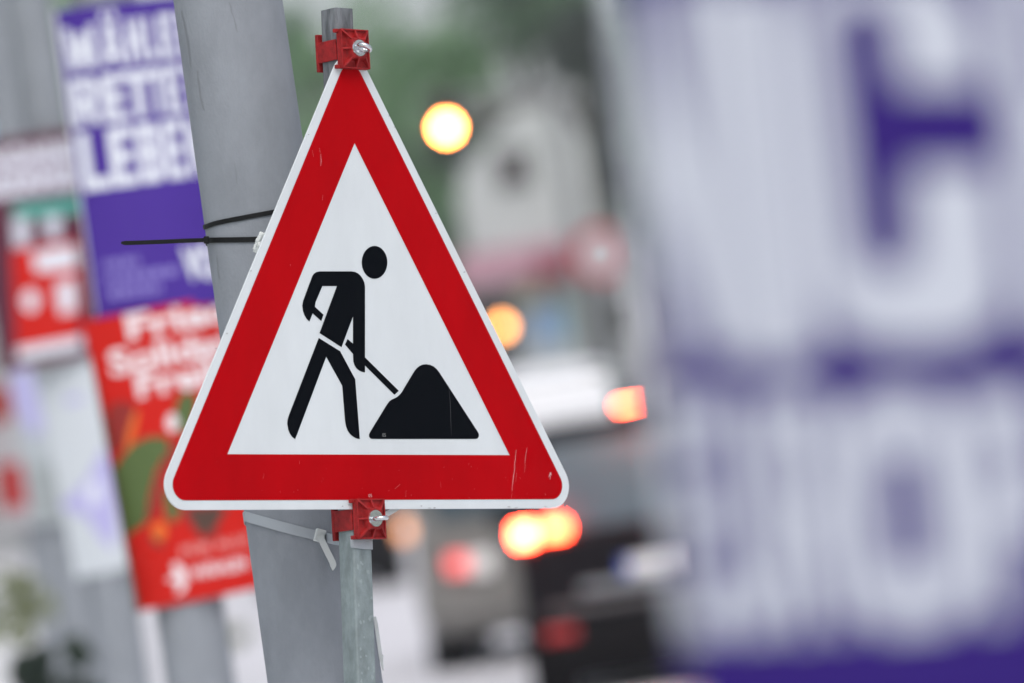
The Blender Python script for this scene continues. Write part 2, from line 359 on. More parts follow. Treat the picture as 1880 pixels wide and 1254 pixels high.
# ------------------------------------------------------------------ square post
def pu(v): return -25 + 0.025 * (v + 57)          # centre of the post along the sign's height
post = thing('sign_post', 'galvanised square steel post holding the roadworks sign, tied to the concrete lamp post', 'post')
post.matrix_world = SM
hw = 19.5; nc = -3.5 - hw
def sq(h, r, v, seg=5):
    out = []
    for cx, cy, a0 in ((h - r, h - r, 0), (-(h - r), h - r, 90), (-(h - r), -(h - r), 180), (h - r, -(h - r), 270)):
        for j in range(seg + 1):
            a = R(a0 + 90 * j / seg); out.append((pu(v) + cx + r * math.cos(a), v, nc + cy + r * math.sin(a)))
    return out
vb = None
for vv in range(-400, -4000, -5):
    if (SM @ sl((pu(vv), vv, nc))).z < 0.0: vb = vv; break
b = MB(sl); top = 820
b.loft([sq(hw, 4, vb), sq(hw, 4, -600), sq(hw, 4, 0), sq(hw, 4, 680)], cap=False); b.build('tube', M['galv'], post, auto=50); b = MB(sl); b.loft([sq(hw, 4, 680), sq(hw, 4, top)], cap=False)
b.loft([sq(hw, 4, top), sq(hw - 2, 2.5, top)], cap=False); b.loft([sq(hw - 2, 2.5, top), sq(hw - 2, 2.5, 500)], cap=True)
b.build('tube_top', M['galv_dark'], post, auto=50)
b = MB(sl); b.loft([sq(150, 20, vb - 2), sq(150, 20, vb + 60), sq(120, 20, vb + 90)]); b.build('foot', mat('recycled rubber', (0.03, 0.03, 0.03), 0.9), post)
# zinc blooms
b = MB(sl)
for k in range(30):
    vv = rnd.uniform(-290, -60); uu = pu(vv) + rnd.uniform(-13, 15); r = rnd.uniform(1.5, 5.5) * rnd.choice((.4, .7, 1, 1)); nn = 11
    flat(b, [(uu + r * rnd.uniform(.4, 1) * math.cos(2 * math.pi * q / nn), vv + r * 1.25 * rnd.uniform(.4, 1) * math.sin(2 * math.pi * q / nn)) for q in range(nn)], nc + hw + 0.25)
zb = b.build('zinc_bloom', mat('pale zinc bloom', (0.26, 0.31, 0.315), 0.6), post); zb['kind'] = 'stuff'

# ------------------------------------------------------------------ plastic clamps
def clamp(vc, label, eye_tilt, worn):
    t = thing('sign_clamp', label, 'clamp', group='red plastic clamps holding the sign')
    t.matrix_world = SM @ Matrix.Translation(Vector((pu(vc) + 7, vc, 0)) / 1000)
    n0 = 8.0
    b = MB(sl)
    b.box((-29, -32.5, n0), (29, 32.5, n0 + 3.5))
    b.box((-29, -32.5, n0 - 7.4), (-25.5, 32.5, n0 - .05)); b.box((25.5, -32.5, n0 - 7.4), (29, 32.5, n0 - .05))
    b.box((-25.4, 29, n0 - 7), (25.4, 32.4, n0 - .06)); b.box((-25.4, -32.4, n0 - 7), (25.4, -29, n0 - .06))
    for s in (-1, 1):
        b.box((-37, s * 29.5 - 3.2, n0 - 6.5), (-29.05, s * 29.5 + 3.2, n0 - .5))
    b.build('front_block', M['clamp'], t, bev=0.0012)
    # hollow pyramid behind the ribs
    b = MB(sl)
    b.loft([[(-25, -28, n0 + 3.4), (25, -28, n0 + 3.4), (25, 28, n0 + 3.4), (-25, 28, n0 + 3.4)], [(-17, -19, n0 + 4), (17, -19, n0 + 4), (17, 19, n0 + 4), (-17, 19, n0 + 4)], [(-14, -16, n0 + 15), (14, -16, n0 + 15), (14, 16, n0 + 15), (-14, 16, n0 + 15)]])
    b.build('boss', M['clamp'], t, bev=0.001)
    rim = MB(sl)
    for a, c in (((-29, 29.6, n0 + 3.45), (29, 32.5, n0 + 6)), ((-29, -32.5, n0 + 3.45), (29, -29.6, n0 + 6)), ((-29, -29.5, n0 + 3.45), (-26.2, 29.5, n0 + 6)), ((26.2, -29.5, n0 + 3.45), (29, 29.5, n0 + 6))): rim.box(a, c)
    rim.build('rim', M['clamp'], t, bev=0.0008)
    for (cx, cy) in ((-1, 1), (0, 1), (1, 1), (1, 0), (1, -1), (0, -1), (-1, -1), (-1, 0)):
        a = Vector((cx * 27.5, cy * 31)); c = Vector((cx * 13, cy * 15)); d = (a - c).normalized(); w = Vector((-d.y, d.x)) * 1.5
        b = MB(sl)
        b.loft([[(*(a + w), n0 + 3.3), (*(a - w), n0 + 3.3), (*(a - w), n0 + 6.6), (*(a + w), n0 + 6.6)], [(*(c + w), n0 + 3.3), (*(c - w), n0 + 3.3), (*(c - w), n0 + 15.2), (*(c + w), n0 + 15.2)]])
        b.build('rib', M['clamp'], t, bev=0.0004)
    # back jaw round the post
    b = MB(sl)
    b.box((-30, -17, -47), (-27, 17, n0 - 9.1))
    b.box((24, -17, -47), (28.5, 17, n0 - 9.1))
    b.build('side_arm', M['clamp'], t, bev=0.001)
    b = MB(sl); b.box((-30, -31, -54), (30, 31, -47.1)); b.build('back_plate', M['clamp'], t, bev=0.0015)
    b = MB(sl); b.cyl((0, 0, n0 + 15.1), (0, 0, n0 + 17), 14, 13.4, 32); b.build('washer', M['zinc'], t, auto=40)
    b = MB(sl)
    if eye_tilt is not None:
        ax = Vector((math.cos(eye_tilt), math.sin(eye_tilt), 0)); xd = Vector((0, 0, 1))
        b.torus((0.5, -1, n0 + 27), ax, 10.0, 3.9, 32, 12, (1.0, 0.95), xdir=xd)
        b.cyl((0, 0, n0 + 10), (0, -0.5, n0 + 20), 3.4, n=16)
    b.build('eye_bolt', M['zinc'], t, smooth=True)
    return t
clamp(750.5, 'upper red ribbed plastic clamp gripping the tip of the sign', R(62), False)
clamp(-16.5, 'lower red ribbed plastic clamp below the middle of the sign', R(94), True)

# ------------------------------------------------------------------ cable ties
PX, PD = POLES[1]
def ribbon(b, pts, nrm, wid, th=0.0014, taper=(1, 1), wdir=None):
    n = len(pts); rings = []
    for i, p in enumerate(pts):
        tg = (pts[min(i + 1, n - 1)] - pts[max(i - 1, 0)]).normalized()
        nn = nrm[i]; nn = (nn - tg * nn.dot(tg)).normalized(); wv = tg.cross(nn)
        if wdir is not None:
            wv = (wdir - tg * wdir.dot(tg)).normalized(); nn = wv.cross(tg); nn = nn if nn.dot(nrm[i]) > 0 else -nn
        f = 1
        if i < 4: f = taper[0] + (1 - taper[0]) * i / 4
        if i > n - 5: f = min(f, taper[1] + (1 - taper[1]) * (n - 1 - i) / 4)
        h = wid / 2 * f
        rings.append([p - wv * h, p + wv * h, p + wv * h + nn * th, p - wv * h + nn * th])
    b.loft(rings)
def dens(pl, k=8):
    """Catmull-Rom through pixel points"""
    out = []
    for i in range(len(pl) - 1):
        p0, p1, p2, p3 = [Vector(pl[max(0, min(len(pl) - 1, i + j))]) for j in (-1, 0, 1, 2)]
        for q in range(k):
            s = q / k; out.append(0.5 * ((2 * p1) + (p2 - p0) * s + (2 * p0 - 5 * p1 + 4 * p2 - p3) * s * s + (3 * p1 - p0 - 3 * p2 + p3) * s ** 3))
    out.append(Vector(pl[-1])); return out
def polepath(pl, k=8, e=0.0008):
    P = [PHIT(x, y, e) for x, y in dens(pl, k)]
    Nn = [Vector((p.x - PX, p.y - PD, 0)).normalized() for p in P]; return P, Nn
def round_back(p_left, p_right, e=0.0012, k=26):
    """from the left edge of the post round its hidden back to the right edge"""
    a0 = math.atan2(p_left.y - PD, p_left.x - PX); a1 = math.atan2(p_right.y - PD, p_right.x - PX)
    if a0 < 0: a0 += 2 * math.pi
    while a1 > a0: a1 -= 2 * math.pi
    P = []; Q = []
    for i in range(k + 1):
        f = i / k; a = a0 + (a1 - a0) * f; z = p_left.z + (p_right.z - p_left.z) * f; r = pole_r(z) + e
        P.append(Vector((PX + r * math.cos(a), PD + r * math.sin(a), z))); Q.append(Vector((math.cos(a), math.sin(a), 0)))
    return P, Q
def boxat(b, c, ax, ay, az, sx_, sy_, sz_):
    vs = [c + ax * (i * sx_ / 2) + ay * (j * sy_ / 2) + az * (k * sz_ / 2) for i in (-1, 1) for j in (-1, 1) for k in (-1, 1)]
    b.add(vs, [(0, 1, 3, 2), (4, 6, 7, 5), (0, 4, 5, 1), (2, 3, 7, 6), (0, 2, 6, 4), (1, 5, 7, 3)])
TG = 'cable ties on the near lamp post'
camback = -fwd
# upper black tie
t = thing('cable_tie', 'upper black cable tie slanting up round the concrete lamp post', 'cable tie', group=TG)
P, Q = polepath([(379, 416), (400, 409), (450, 399), (510, 388), (552, 381), (568, 380)])
b = MB(); ribbon(b, P, Q, 0.0078)
B1, B2 = round_back(P[0], P[-1]); ribbon(b, B1, B2, 0.0078)
b.build('strap', M['tie_black'], t, bev=0.0003)
# lower black tie with its long tail
t = thing('cable_tie', 'lower black cable tie with its long tail sticking out left over the purple poster', 'cable tie', group=TG)
P, Q = polepath([(385, 441), (420, 440.5), (475, 439.5), (540, 438), (580, 437)])
b = MB(); ribbon(b, P, Q, 0.0088)
B1, B2 = round_back(P[0], P[-1]); ribbon(b, B1, B2, 0.0085)
b.build('strap', M['tie_black'], t, bev=0.0003)
Dp = (P[0] - EYE).dot(fwd)
tp = [at(x, y, Dp - 0.012 - 0.02 * (380 - x) / 160) for x, y in dens([(222, 446), (240, 446), (300, 443.8), (340, 442), (378, 440.8)], 6)]
b = MB(); ribbon(b, tp, [camback] * len(tp), 0.0072, 0.0014, taper=(.45, 1)); b.build('tail', M['tie_black'], t, bev=0.0003)
b = MB(); boxat(b, at(379, 440.6, Dp - 0.014), cr, cu, fwd, 0.0085, 0.0125, 0.010); b.build('head', M['tie_black'], t, bev=0.001)
# white tie below the sign
t = thing('cable_tie', 'white cable tie slanting down under the sign round the lamp post and the square post', 'cable tie', group=TG)
P, Q = polepath([(450, 948), (475, 955), (510, 965), (560, 978), (597, 987)], 8)
pl = dens([(597, 987), (622, 992.5)], 4)[1:]
pp = [(SM @ sl((*uv(x, y, nc), nc))) for x, y in pl]
E1 = SM @ sl((*uv(628, 993, nc + hw - 6), nc + hw - 6)); 
vv = uv(652, 998)[1]
corner = SM @ sl((pu(vv) - hw - 1.0, vv + 2, nc + hw)); front = [SM @ sl((pu(vv) + x, vv + dy, nc + hw + 1.0)) for x, dy in ((-hw + 1, 1.6), (-8, 0), (4, -1), (hw - 1, -1.4))]
rs = SM @ sl((pu(vv) + hw + 0.8, vv - 1.4, nc + hw - 3)); rs2 = SM @ sl((pu(vv) + hw + 0.8, vv - 1, nc - hw))
P2 = P + [(P[-1] * 2 + corner) / 3 + camback * .012, (P[-1] + corner * 2) / 3 + camback * .012, corner] + front + [rs, rs2]
nl = (-U * 0.75 + N * 0.6).normalized()
Q2 = Q + [(Q[-1] + nl * .3).normalized(), (Q[-1] * .4 + nl).normalized(), (N - U).normalized()] + [N] * 4 + [U, U]
b = MB(); ribbon(b, P2, Q2, 0.0165, wdir=V)
B1, B2 = round_back(P[0], PHIT(680, 985)); ribbon(b, B1, B2, 0.0165)
b.build('strap', M['tie_clear'], t, bev=0.0003)
hc = PHIT(587, 983.5, 0.006); hn = (hc - Vector((PX, PD, hc.z))).normalized(); tgv = (PHIT(600, 987, .006) - PHIT(575, 980, .006)).normalized()
b = MB(); boxat(b, hc, tgv, hn.cross(tgv), hn, 0.0165, 0.0215, 0.010); b.build('head', M['tie_white'], t, bev=0.0015)
tp = [PHIT(x, y, 0.010) + camback * 0.006 for x, y in dens([(588, 982), (592, 994), (600, 1011), (608, 1027), (611.5, 1036), (611, 1047)], 5)]
b = MB(); ribbon(b, tp, [(camback + cr * .3).normalized()] * len(tp), 0.0105, 0.0016, taper=(1, .05)); b.build('tail', M['tie_white'], t, bev=0.0003)
# loose white tie ends
t = thing('cable_tie', 'loose white tie end hanging at the bottom beside the square post', 'cable tie', group=TG)
P, Q = polepath([(688, 1132), (691, 1150), (694.5, 1175), (698, 1200), (703.5, 1232)], 5, 0.004)
b = MB(); ribbon(b, P, [(q * .5 + cr).normalized() if False else (camback + cr * .2).normalized() for q in Q], 0.0062, 0.0013, taper=(.6, .2)); b.build('strap', M['tie_white'], t, bev=0.0003)
b = MB(); boxat(b, PHIT(701.5, 1207, 0.006), cr, cu, fwd, 0.004, 0.009, 0.004); b.build('notch', M['tie_white'], t, bev=0.0005)
t = thing('cable_tie', 'short white tie end poking out right of the lower clamp beneath the sign edge', 'cable tie', group=TG)
tp = [SM @ sl((*uv(x, y, -12), -12)) for x, y in dens([(690, 951), (709, 944), (722, 937), (740, 927), (770, 915)], 4)]
b = MB(); ribbon(b, tp, [(N + V * .1).normalized()] * len(tp), 0.0085, 0.0013); b.build('strap', M['tie_white'], t, bev=0.0003)
# crumpled white tape at the sign's left edge
b = MB(); cpt = at(478, 446, Dp - 0.10); verts = []; bmx = bmesh.new(); bmesh.ops.create_icosphere(bmx, subdivisions=4, radius=1)
for v in bmx.verts:
    p = v.co.copy(); k = 1 + .55 * mnoise.noise(p * 2.1 + Vector((3, 1, 7))) + .3 * abs(mnoise.noise(p * 5.3))
    q = p * k
    v.co = cpt + (cr * .42 + cu * .9).normalized() * q.y * 0.0165 + (cr * .9 - cu * .42).normalized() * q.x * 0.0075 + fwd * q.z * 0.007
me = bpy.data.meshes.new('torn_tape'); bmx.to_mesh(me); bmx.free(); me.materials.append(M['tie_white']); o = bpy.data.objects.new('torn_tape', me); COL.objects.link(o)
tag(o, 'crumpled scrap of white tape caught at the left edge of the sign', 'tape scrap')

# ------------------------------------------------------------------ election posters: two bowed boards round a post
RB, WB, HB = 0.32, 0.594, 0.841
class Board:
    def __init__(s, name, label, tlpx, pole, alpha, tilt, front, h=HB, w=WB, back=None, slip=(0, 0), group='election poster boards hung round the lamp posts'):
        s.h, s.w = h, w
        e1 = Vector((math.cos(alpha), math.sin(alpha), 0)); s.e2 = Vector((math.sin(alpha), -math.cos(alpha), 0)); e3 = Vector((0, 0, 1))
        s.e1 = e1 * math.cos(tilt) + e3 * math.sin(tilt); s.e3 = e3 * math.cos(tilt) - e1 * math.sin(tilt)
        s.slip = slip; s.pm = w / 2 / RB; D = POLES[pole][1]
        for _ in range(6):          # the boards' joint plane passes through the post's axis
            s.o = Vector(); s.o = at(*tlpx, D) - s.p(0, h)
            c = s.o + s.e3 * (h / 2); D -= (c - Vector((*POLES[pole], c.z))).dot(s.e2) / s.e2.dot(fwd)
        s.t = thing(name, label, 'poster', group=group)
        s.panel(front, 1, 'front_panel'); s.panel(back or M['back'], -1, 'back_panel')
    def p(s, ss, tt, off=0.0, sg=1):
        ph = (ss - s.w / 2) / RB
        return s.o + s.e1 * ((RB + off) * math.sin(ph)) + s.e2 * (sg * ((RB + off) * math.cos(ph) - RB * math.cos(s.pm))) + s.e3 * tt
    def panel(s, m, sg, nm):
        b = MB(); n = 24; vs = []; fs = []
        for off in (0, -0.004):
            for i in range(n + 1):
                for tt in (0, s.h): vs.append(s.p(s.w * i / n - (0 if sg > 0 else s.slip[0] + (s.slip[1] - s.slip[0]) * tt / s.h), tt, off, sg))
        K = (n + 1) * 2
        for i in range(n):
            a = 2 * i; fs += [(a, a + 2, a + 3, a + 1), (K + a, K + a + 1, K + a + 3, K + a + 2), (a, K + a, K + a + 2, a + 2), (a + 1, a + 3, K + a + 3, K + a + 1)]
        fs += [(0, 1, K + 1, K), (2 * n, K + 2 * n, K + 2 * n + 1, 2 * n + 1)]
        b.add(vs, fs); o = b.build(nm, m, s.t, auto=30)
        setattr(s, nm, o); return o
    def st(s, px, py):
        d = ray(px, py); best = None
        # search the arc for the visible crossing
        pl = d.cross(s.e3).normalized()
        def g(ss): return (s.p(ss, 0) - EYE).dot(pl)
        lo = 0; k = 240; prev = g(-0.25); res = None
        for i in range(1, k + 1):
            ss = -0.25 + 1.1 * i / k; cur = g(ss)
            if prev * cur <= 0: 
                a, c = ss - 1.1 / k, ss
                for _ in range(30):
                    mdl = (a + c) / 2
                    if g(a) * g(mdl) <= 0: c = mdl
                    else: a = mdl
                res = (a + c) / 2; break
            prev = cur
        if res is None: res = min((abs(g(-0.25 + 1.1 * i / k)), -0.25 + 1.1 * i / k) for i in range(k + 1))[1]
        q = s.p(res, 0); dep = (q - EYE).dot(fwd)
        best = min(((EYE + d * (dep + e) - q).dot(s.e3) for e in (0,)), key=abs)
        return res, best
    def print(s, name, tris2d, m, off=0.0012):
        """tris2d: (verts in s,t ; triangles) wrapped onto the board"""
        vs, ts = tris2d; bm = bmesh.new(); V_ = [bm.verts.new((x, y, 0)) for x, y in vs]
        for t_ in ts:
            try: bm.faces.new([V_[i] for i in t_])
            except ValueError: pass
        for cut in [0.0, s.w] + [s.w * i / 24 for i in range(1, 24)]:
            bmesh.ops.bisect_plane(bm, geom=bm.verts[:] + bm.edges[:] + bm.faces[:], plane_co=(cut, 0, 0), plane_no=(1, 0, 0), clear_inner=(cut == 0.0), clear_outer=(cut == s.w))
        for cut, nn in ((0.0, (0, -1, 0)), (s.h, (0, 1, 0))):
            bmesh.ops.bisect_plane(bm, geom=bm.verts[:] + bm.edges[:] + bm.faces[:], plane_co=(0, cut, 0), plane_no=nn, clear_outer=True)
        for v in bm.verts: v.co = s.p(v.co.x, v.co.y, off)
        me = bpy.data.meshes.new(name); bm.to_mesh(me); bm.free(); me.materials.append(m)
        o = bpy.data.objects.new(name, me); COL.objects.link(o); o.parent = s.front_panel; return o
    def text(s, string, a, c, m, name='lettering', bold=0.03, off=0.0012, a_is_px=True):
        """a: pixel of the lower left corner, c: pixel of the upper right corner (or s,t pairs)"""
        p0, p1 = (s.st(*a), s.st(*c)) if a_is_px else (a, c)
        vs, ts = text2d(string, bold)
        return s.print(name, ([(p0[0] + (p1[0] - p0[0]) * x, p0[1] + (p1[1] - p0[1]) * y) for x, y in vs], ts), m, off)
    def poly(s, polys, m, name='picture', off=0.001, px=True, joined=False):
        o = None; vs = []; ts = []
        for pl in polys:
            q = [s.st(*p) for p in pl] if px else pl; k = len(vs) if joined else 0
            tr = tessellate_polygon([[Vector((x, y, 0)) for x, y in q]])
            if joined: vs += q; ts += [tuple(i + k for i in t_) for t_ in tr]
            else: o = s.print(name, (q, tr), m, off)
        if joined: o = s.print(name, (vs, ts), m, off); o['kind'] = 'stuff'
        return o
    def rect(s, s0, t0, s1, t1, m, name='picture', off=0.001): return s.poly([[(s0, t0), (s1, t0), (s1, t1), (s0, t1)]], m, name, off, px=False)
AL = R(29)
def blob(cx, cy, rx, ry, n=14, rot=0):
    return [(cx + rx * math.cos(2 * math.pi * i / n) * math.cos(rot) - ry * math.sin(2 * math.pi * i / n) * math.sin(rot), cy + rx * math.cos(2 * math.pi * i / n) * math.sin(rot) + ry * math.sin(2 * math.pi * i / n) * math.cos(rot)) for i in range(n)]

# purple poster on the second post
bd = Board('election_poster', 'purple poster reading WÄHLEN RETTET LEBEN, above the red poster', (101, 22), 2, AL, R(-0.6), M['purple'], slip=(0, .045))
bd.poly([[(76, 26), (101, 24), (170, 574), (160, 575)]], M['back'], 'margin', off=0.0) if False else None
def line(bd, s, s0, s1, ylo, yhi, xref, m, bold=.05, name='lettering'):
    t0 = bd.st(xref, ylo)[1]; t1 = bd.st(xref, yhi)[1]
    return bd.text(s, (s0, t0), (s1, t1), m, name, bold, a_is_px=False)
def letter(bo, ch, x0, x1, yt, yb, m, bold=.08):
    """one letter between two pixel columns at its middle height"""
    ym = (yt + yb) / 2; xm = (x0 + x1) / 2; a = bo.st(x0, ym)[0]; c = bo.st(x1, ym)[0]
    t1 = bo.st(xm - (ym - yt) * .13, yt)[1]; t0 = bo.st(xm + (yb - ym) * .13, yb)[1]
    vs, ts = glyph(ch)
    return bo.print('letter', ([(a + (c - a) * x, t0 + (t1 - t0) * y) for x, y in vs], ts), m)
def row(bo, items, yt, yb, xr, m, bold=.08, slope=-.142):
    for it in items:
        ch, x0, x1 = it[0], it[1] + 1.3, it[2] - 1.3; up = it[3] if len(it) > 3 else 0
        dy = ((x0 + x1) / 2 - xr) * slope; letter(bo, ch, x0, x1, yt + dy - up, yb + dy, m, bold)
row(bd, [('W', 116, 181), ('Ä', 179, 227, 20), ('H', 230, 264), ('L', 268, 289), ('E', 291, 323), ('N', 326, 362)], 50, 130, 130, M['pwhite'], .085)
row(bd, [('R', 130, 183), ('E', 186, 236), ('T', 232, 277), ('T', 273, 303), ('E', 303, 335), ('T', 337, 365)], 146, 232, 137, M['pwhite'], .085)
row(bd, [('L', 147, 200), ('E', 200, 250), ('B', 252, 298), ('E', 301, 338), ('N', 341, 378)], 243, 350, 160, M['pwhite'], .095)
def dashes(bd, corners, rows, m, fill=.82):
    """rows of small illegible words"""
    (x0, y0), (x1, y1) = corners; ps = []
    for (fx, fy, gx, h) in rows:
        x = fx
        while x < gx:
            w = rnd.uniform(.012, .03); ps.append([(x, fy), (min(x + w, gx), fy), (min(x + w, gx), fy + h), (x, fy + h)]); x += w + .006
    return bd.poly(ps, m, 'small_print', px=False, joined=True)
tA = bd.st(190, 492)[1]; sA = bd.st(190, 492)[0]
dashes(bd, ((0, 0), (0, 0)), [(sA, tA - .004, sA + .10, .022), (sA + .0, tA - .045, sA + .205, .024), (sA + .005, tA - .086, sA + .15, .026)], M['lilac'])
a = bd.st(352, 516); bd.text('VOLT', (a[0] - .02, a[1]), (a[0] + .15, a[1] + .095), M['pwhite'], 'logo', .06, a_is_px=False)
# pale sheet edge standing proud at the left of the purple poster
# red poster
bd2 = Board('election_poster', 'red poster with green leaf picture, hung under the purple poster', (152, 590), 2, AL, R(3.0), M['pred'], h=.80, back=M['backbrown'], slip=(.085, -.01))
line(bd2, 'Friede', bd2.st(232, 600)[0], 0.50, 626, 576, 238, M['pink_white'], .035)
line(bd2, 'Solidarität', bd2.st(201, 670)[0], 0.57, 690, 640, 215, M['pink_white'], .035)
line(bd2, 'Freiheit', bd2.st(250, 710)[0], 0.52, 732, 684, 258, M['pink_white'], .035)
bd2.poly([[(203, 872), (236, 820), (272, 802), (306, 802), (312, 824), (288, 862), (276, 905), (268, 960), (226, 990), (212, 940)],
          [(318, 760), (330, 726), (352, 716), (362, 740), (352, 790), (330, 800)], [(300, 900), (318, 905), (332, 935), (322, 962), (304, 950)]], M['pgreen'], 'picture', .0012)
bd2.poly([[(190, 792), (200, 745), (226, 735), (250, 748), (246, 790), (222, 828), (200, 826)], [(268, 960), (286, 880), (320, 806), (336, 812), (304, 880), (290, 940)], [(330, 930), (400, 922), (400, 985), (372, 990), (350, 966)]], M['pdarkred'], 'picture', .0011)
bd2.poly([[(340, 935), (420, 930), (396, 965), (372, 985), (356, 960)], [(272, 980), (284, 1000), (300, 1006), (292, 985)]], M['pbrown'], 'picture', .0014)
bd2.poly([blob(293, 975, 14, 18)], M['porange'], 'picture', .0016)
bd2.poly([blob(242, 790, 7, 40, rot=.25)], M['porange'], 'picture', .0013)
bd2.poly([blob(316, 776, 11, 17)], M['pink_white'], 'picture', .0016)
bd2.poly([[(316, 1036), (326, 1032), (340, 1046), (344, 1066), (338, 1086), (322, 1092), (330, 1072), (316, 1068), (304, 1064), (322, 1056)]], M['pink_white'], 'logo', .0014)
a = bd2.st(352, 1064); c_ = bd2.st(452, 1020); bd2.text('WÄHLEN', (a[0], a[1]), (min(c_[0], .5), a[1] + .038), M['pink_white'], 'lettering', .04, a_is_px=False)
a = bd2.st(334, 1022); bd2.text('FÜR ALLE', (a[0], a[1]), (a[0] + .2, a[1] + .03), mat('faded pink print', (.72, .30, .28), .5), 'lettering', .03, a_is_px=False)

# posters on the third post
bd3 = Board('election_poster', 'maroon poster with white text, teal band and red and white picture', (-68, 270), 3, AL, R(2.0), M['maroon'])
g3 = M['ink_grey']
bd3.poly([[(-40, 288), (134, 262), (140, 350), (-30, 372)]], mat('greyish text block', (0.33, 0.28, 0.36), .5), 'picture', .0008)
bd3.text('WOHNEN', bd3.st(-40, 320), (0.52, bd3.st(-40, 320)[1] + .075), M['pwhite'], 'lettering', .03, a_is_px=False)
bd3.text('BEZAHLBAR', bd3.st(-30, 366), (0.54, bd3.st(-30, 366)[1] + .075), M['pwhite'], 'lettering', .03, a_is_px=False)
bd3.poly([[(22, 376), (150, 360), (150, 392), (26, 408)]], M['teal'], 'picture')
bd3.poly([[(22, 402), (52, 398), (56, 450), (26, 456)], [(80, 398), (112, 394), (110, 440), (86, 440)]], mat('pale picture print', (.55, .56, .64), .5), 'picture', .0012)
bd3.poly([[(20, 460), (140, 440), (150, 640), (30, 655)]], M['pred'], 'picture', .0009)
bd3.poly([[(60, 466), (138, 450), (141, 492), (66, 500)], blob(56, 552, 15, 20), [(102, 520), (136, 512), (140, 570), (110, 578)], [(30, 640), (150, 618), (150, 640), (34, 662)]], M['pwhite'], 'picture', .0013)
bd4 = Board('election_poster', 'white poster with pale lilac patches beside the red poster', (58, 652), 3, AL, R(3.4), mat('white poster stock', (.55, .59, .63), .5))
bd4.poly([[(100, 925), (126, 916), (160, 880), (192, 820), (206, 850), (214, 960), (208, 1010), (186, 990), (160, 950)]], M['pale_lilac'], 'picture')
bd4.poly([blob(172, 905, 12, 26, rot=.2)], M['pwhite'], 'picture', .0014)
bd4.poly([[(120, 730), (150, 724), (152, 736), (122, 744)]], M['pale_lilac'], 'picture')
# fourth and fifth posts
bd5 = Board('election_poster', 'pale poster with faint lilac print behind the white one, far left', (4, 640), 4, AL, R(1.5), mat('greyish white poster', (.40, .44, .47), .5))
bd5.poly([[(18, 700), (50, 660), (66, 720), (80, 790), (60, 800), (34, 760)]], M['pale_lilac'], 'picture')
bd5.rect(0.03, 0.02, .5, .28, mat('grey print', (.30, .33, .34), .5), 'picture')
bd6 = Board('election_poster', 'far dull grey poster with a red patch at the left edge', (-32, 700), 5, AL, R(0), mat('dull grey poster', (.36, .34, .36), .6))
bd6.rect(0.0, .10, .36, .36, mat('dull red print', (.34, .012, .012), .6), 'picture'); bd6.rect(0.0, .60, .16, .80, M['pdarkred'], 'picture')
bd7 = Board('election_poster', 'far light blue poster with a red top at the upper left edge', (-112, 96), 5, AL, R(0), M['lightblue'], back=M['pred'])
bd7.rect(0, .45, .594, .841, M['pred'], 'picture'); bd7.rect(0, 0, .594, .14, M['teal'], 'picture', .0012)
# near purple poster
bdn = Board('election_poster', 'huge out of focus purple poster with white letters filling the right side', (1110, -230), 0, AL, R(-2.6), M['unhazed_purple'])
def nline(s, pxl, pxr, ylo, yhi, yref, bold):
    a = bdn.st(pxl, yref)[0]; c = bdn.st(pxr, yref)[0]
    return a, c
def nletter(ch, x0, x1, yt, yb, bold=.05):
    """one letter between two pixel columns at mid height; rows follow the board"""
    ym = (yt + yb) / 2; a = bdn.st(x0, ym)[0]; c = bdn.st(x1, ym)[0]
    xm = (x0 + x1) / 2
    t1 = bdn.st(xm - (ym - yt) * .14, yt)[1]; t0 = bdn.st(xm + (yb - ym) * .14, yb)[1]
    vs, ts = glyph(ch)
    return [(a + (c - a) * x, t0 + (t1 - t0) * y) for x, y in vs], ts
def nrow(items, m=M['near_white']):
    for it in items: bdn.print('letter', nletter(*it), m)
nrow([('N', 1135, 1340, -30, 655), ('I', 1352, 1466, -35, 660), ('H', 1850, 2060, -80, 600, .07), ('T', 2080, 2300, -90, 590, .07)])
def skew(x, y, y0=300): return (x + (y - y0) * .10, y)
def arc(cx, cy, r, a0, a1, n=8): return [(cx + r * math.cos(R(a0 + (a1 - a0) * i / n)), cy - r * math.sin(R(a0 + (a1 - a0) * i / n))) for i in range(n + 1)]
cpoly = arc(1700, 60, 118, 0, 90) + arc(1600, 60, 118, 90, 180) + arc(1600, 508, 120, 180, 270) + arc(1700, 508, 120, 270, 360) + [(1820, 306), (1672, 306), (1664, 446)] + arc(1610, 446, 54, 0, -180)[1:] + [(1552, 40)] + arc(1610, 40, 56, 180, 0)[1:] + [(1664, 152), (1818, 152)]
bdn.poly([[skew(*p) for p in cpoly]], M['near_white'], 'letter', .0012)
nrow([('E', 1212, 1316, 728, 1168), ('U', 1324, 1428, 727, 1163), ('R', 1438, 1543, 726, 1158), ('O', 1552, 1772, 722, 1152), ('P', 1782, 1930, 718, 1130), ('A', 1940, 2090, 715, 1120, .07)])

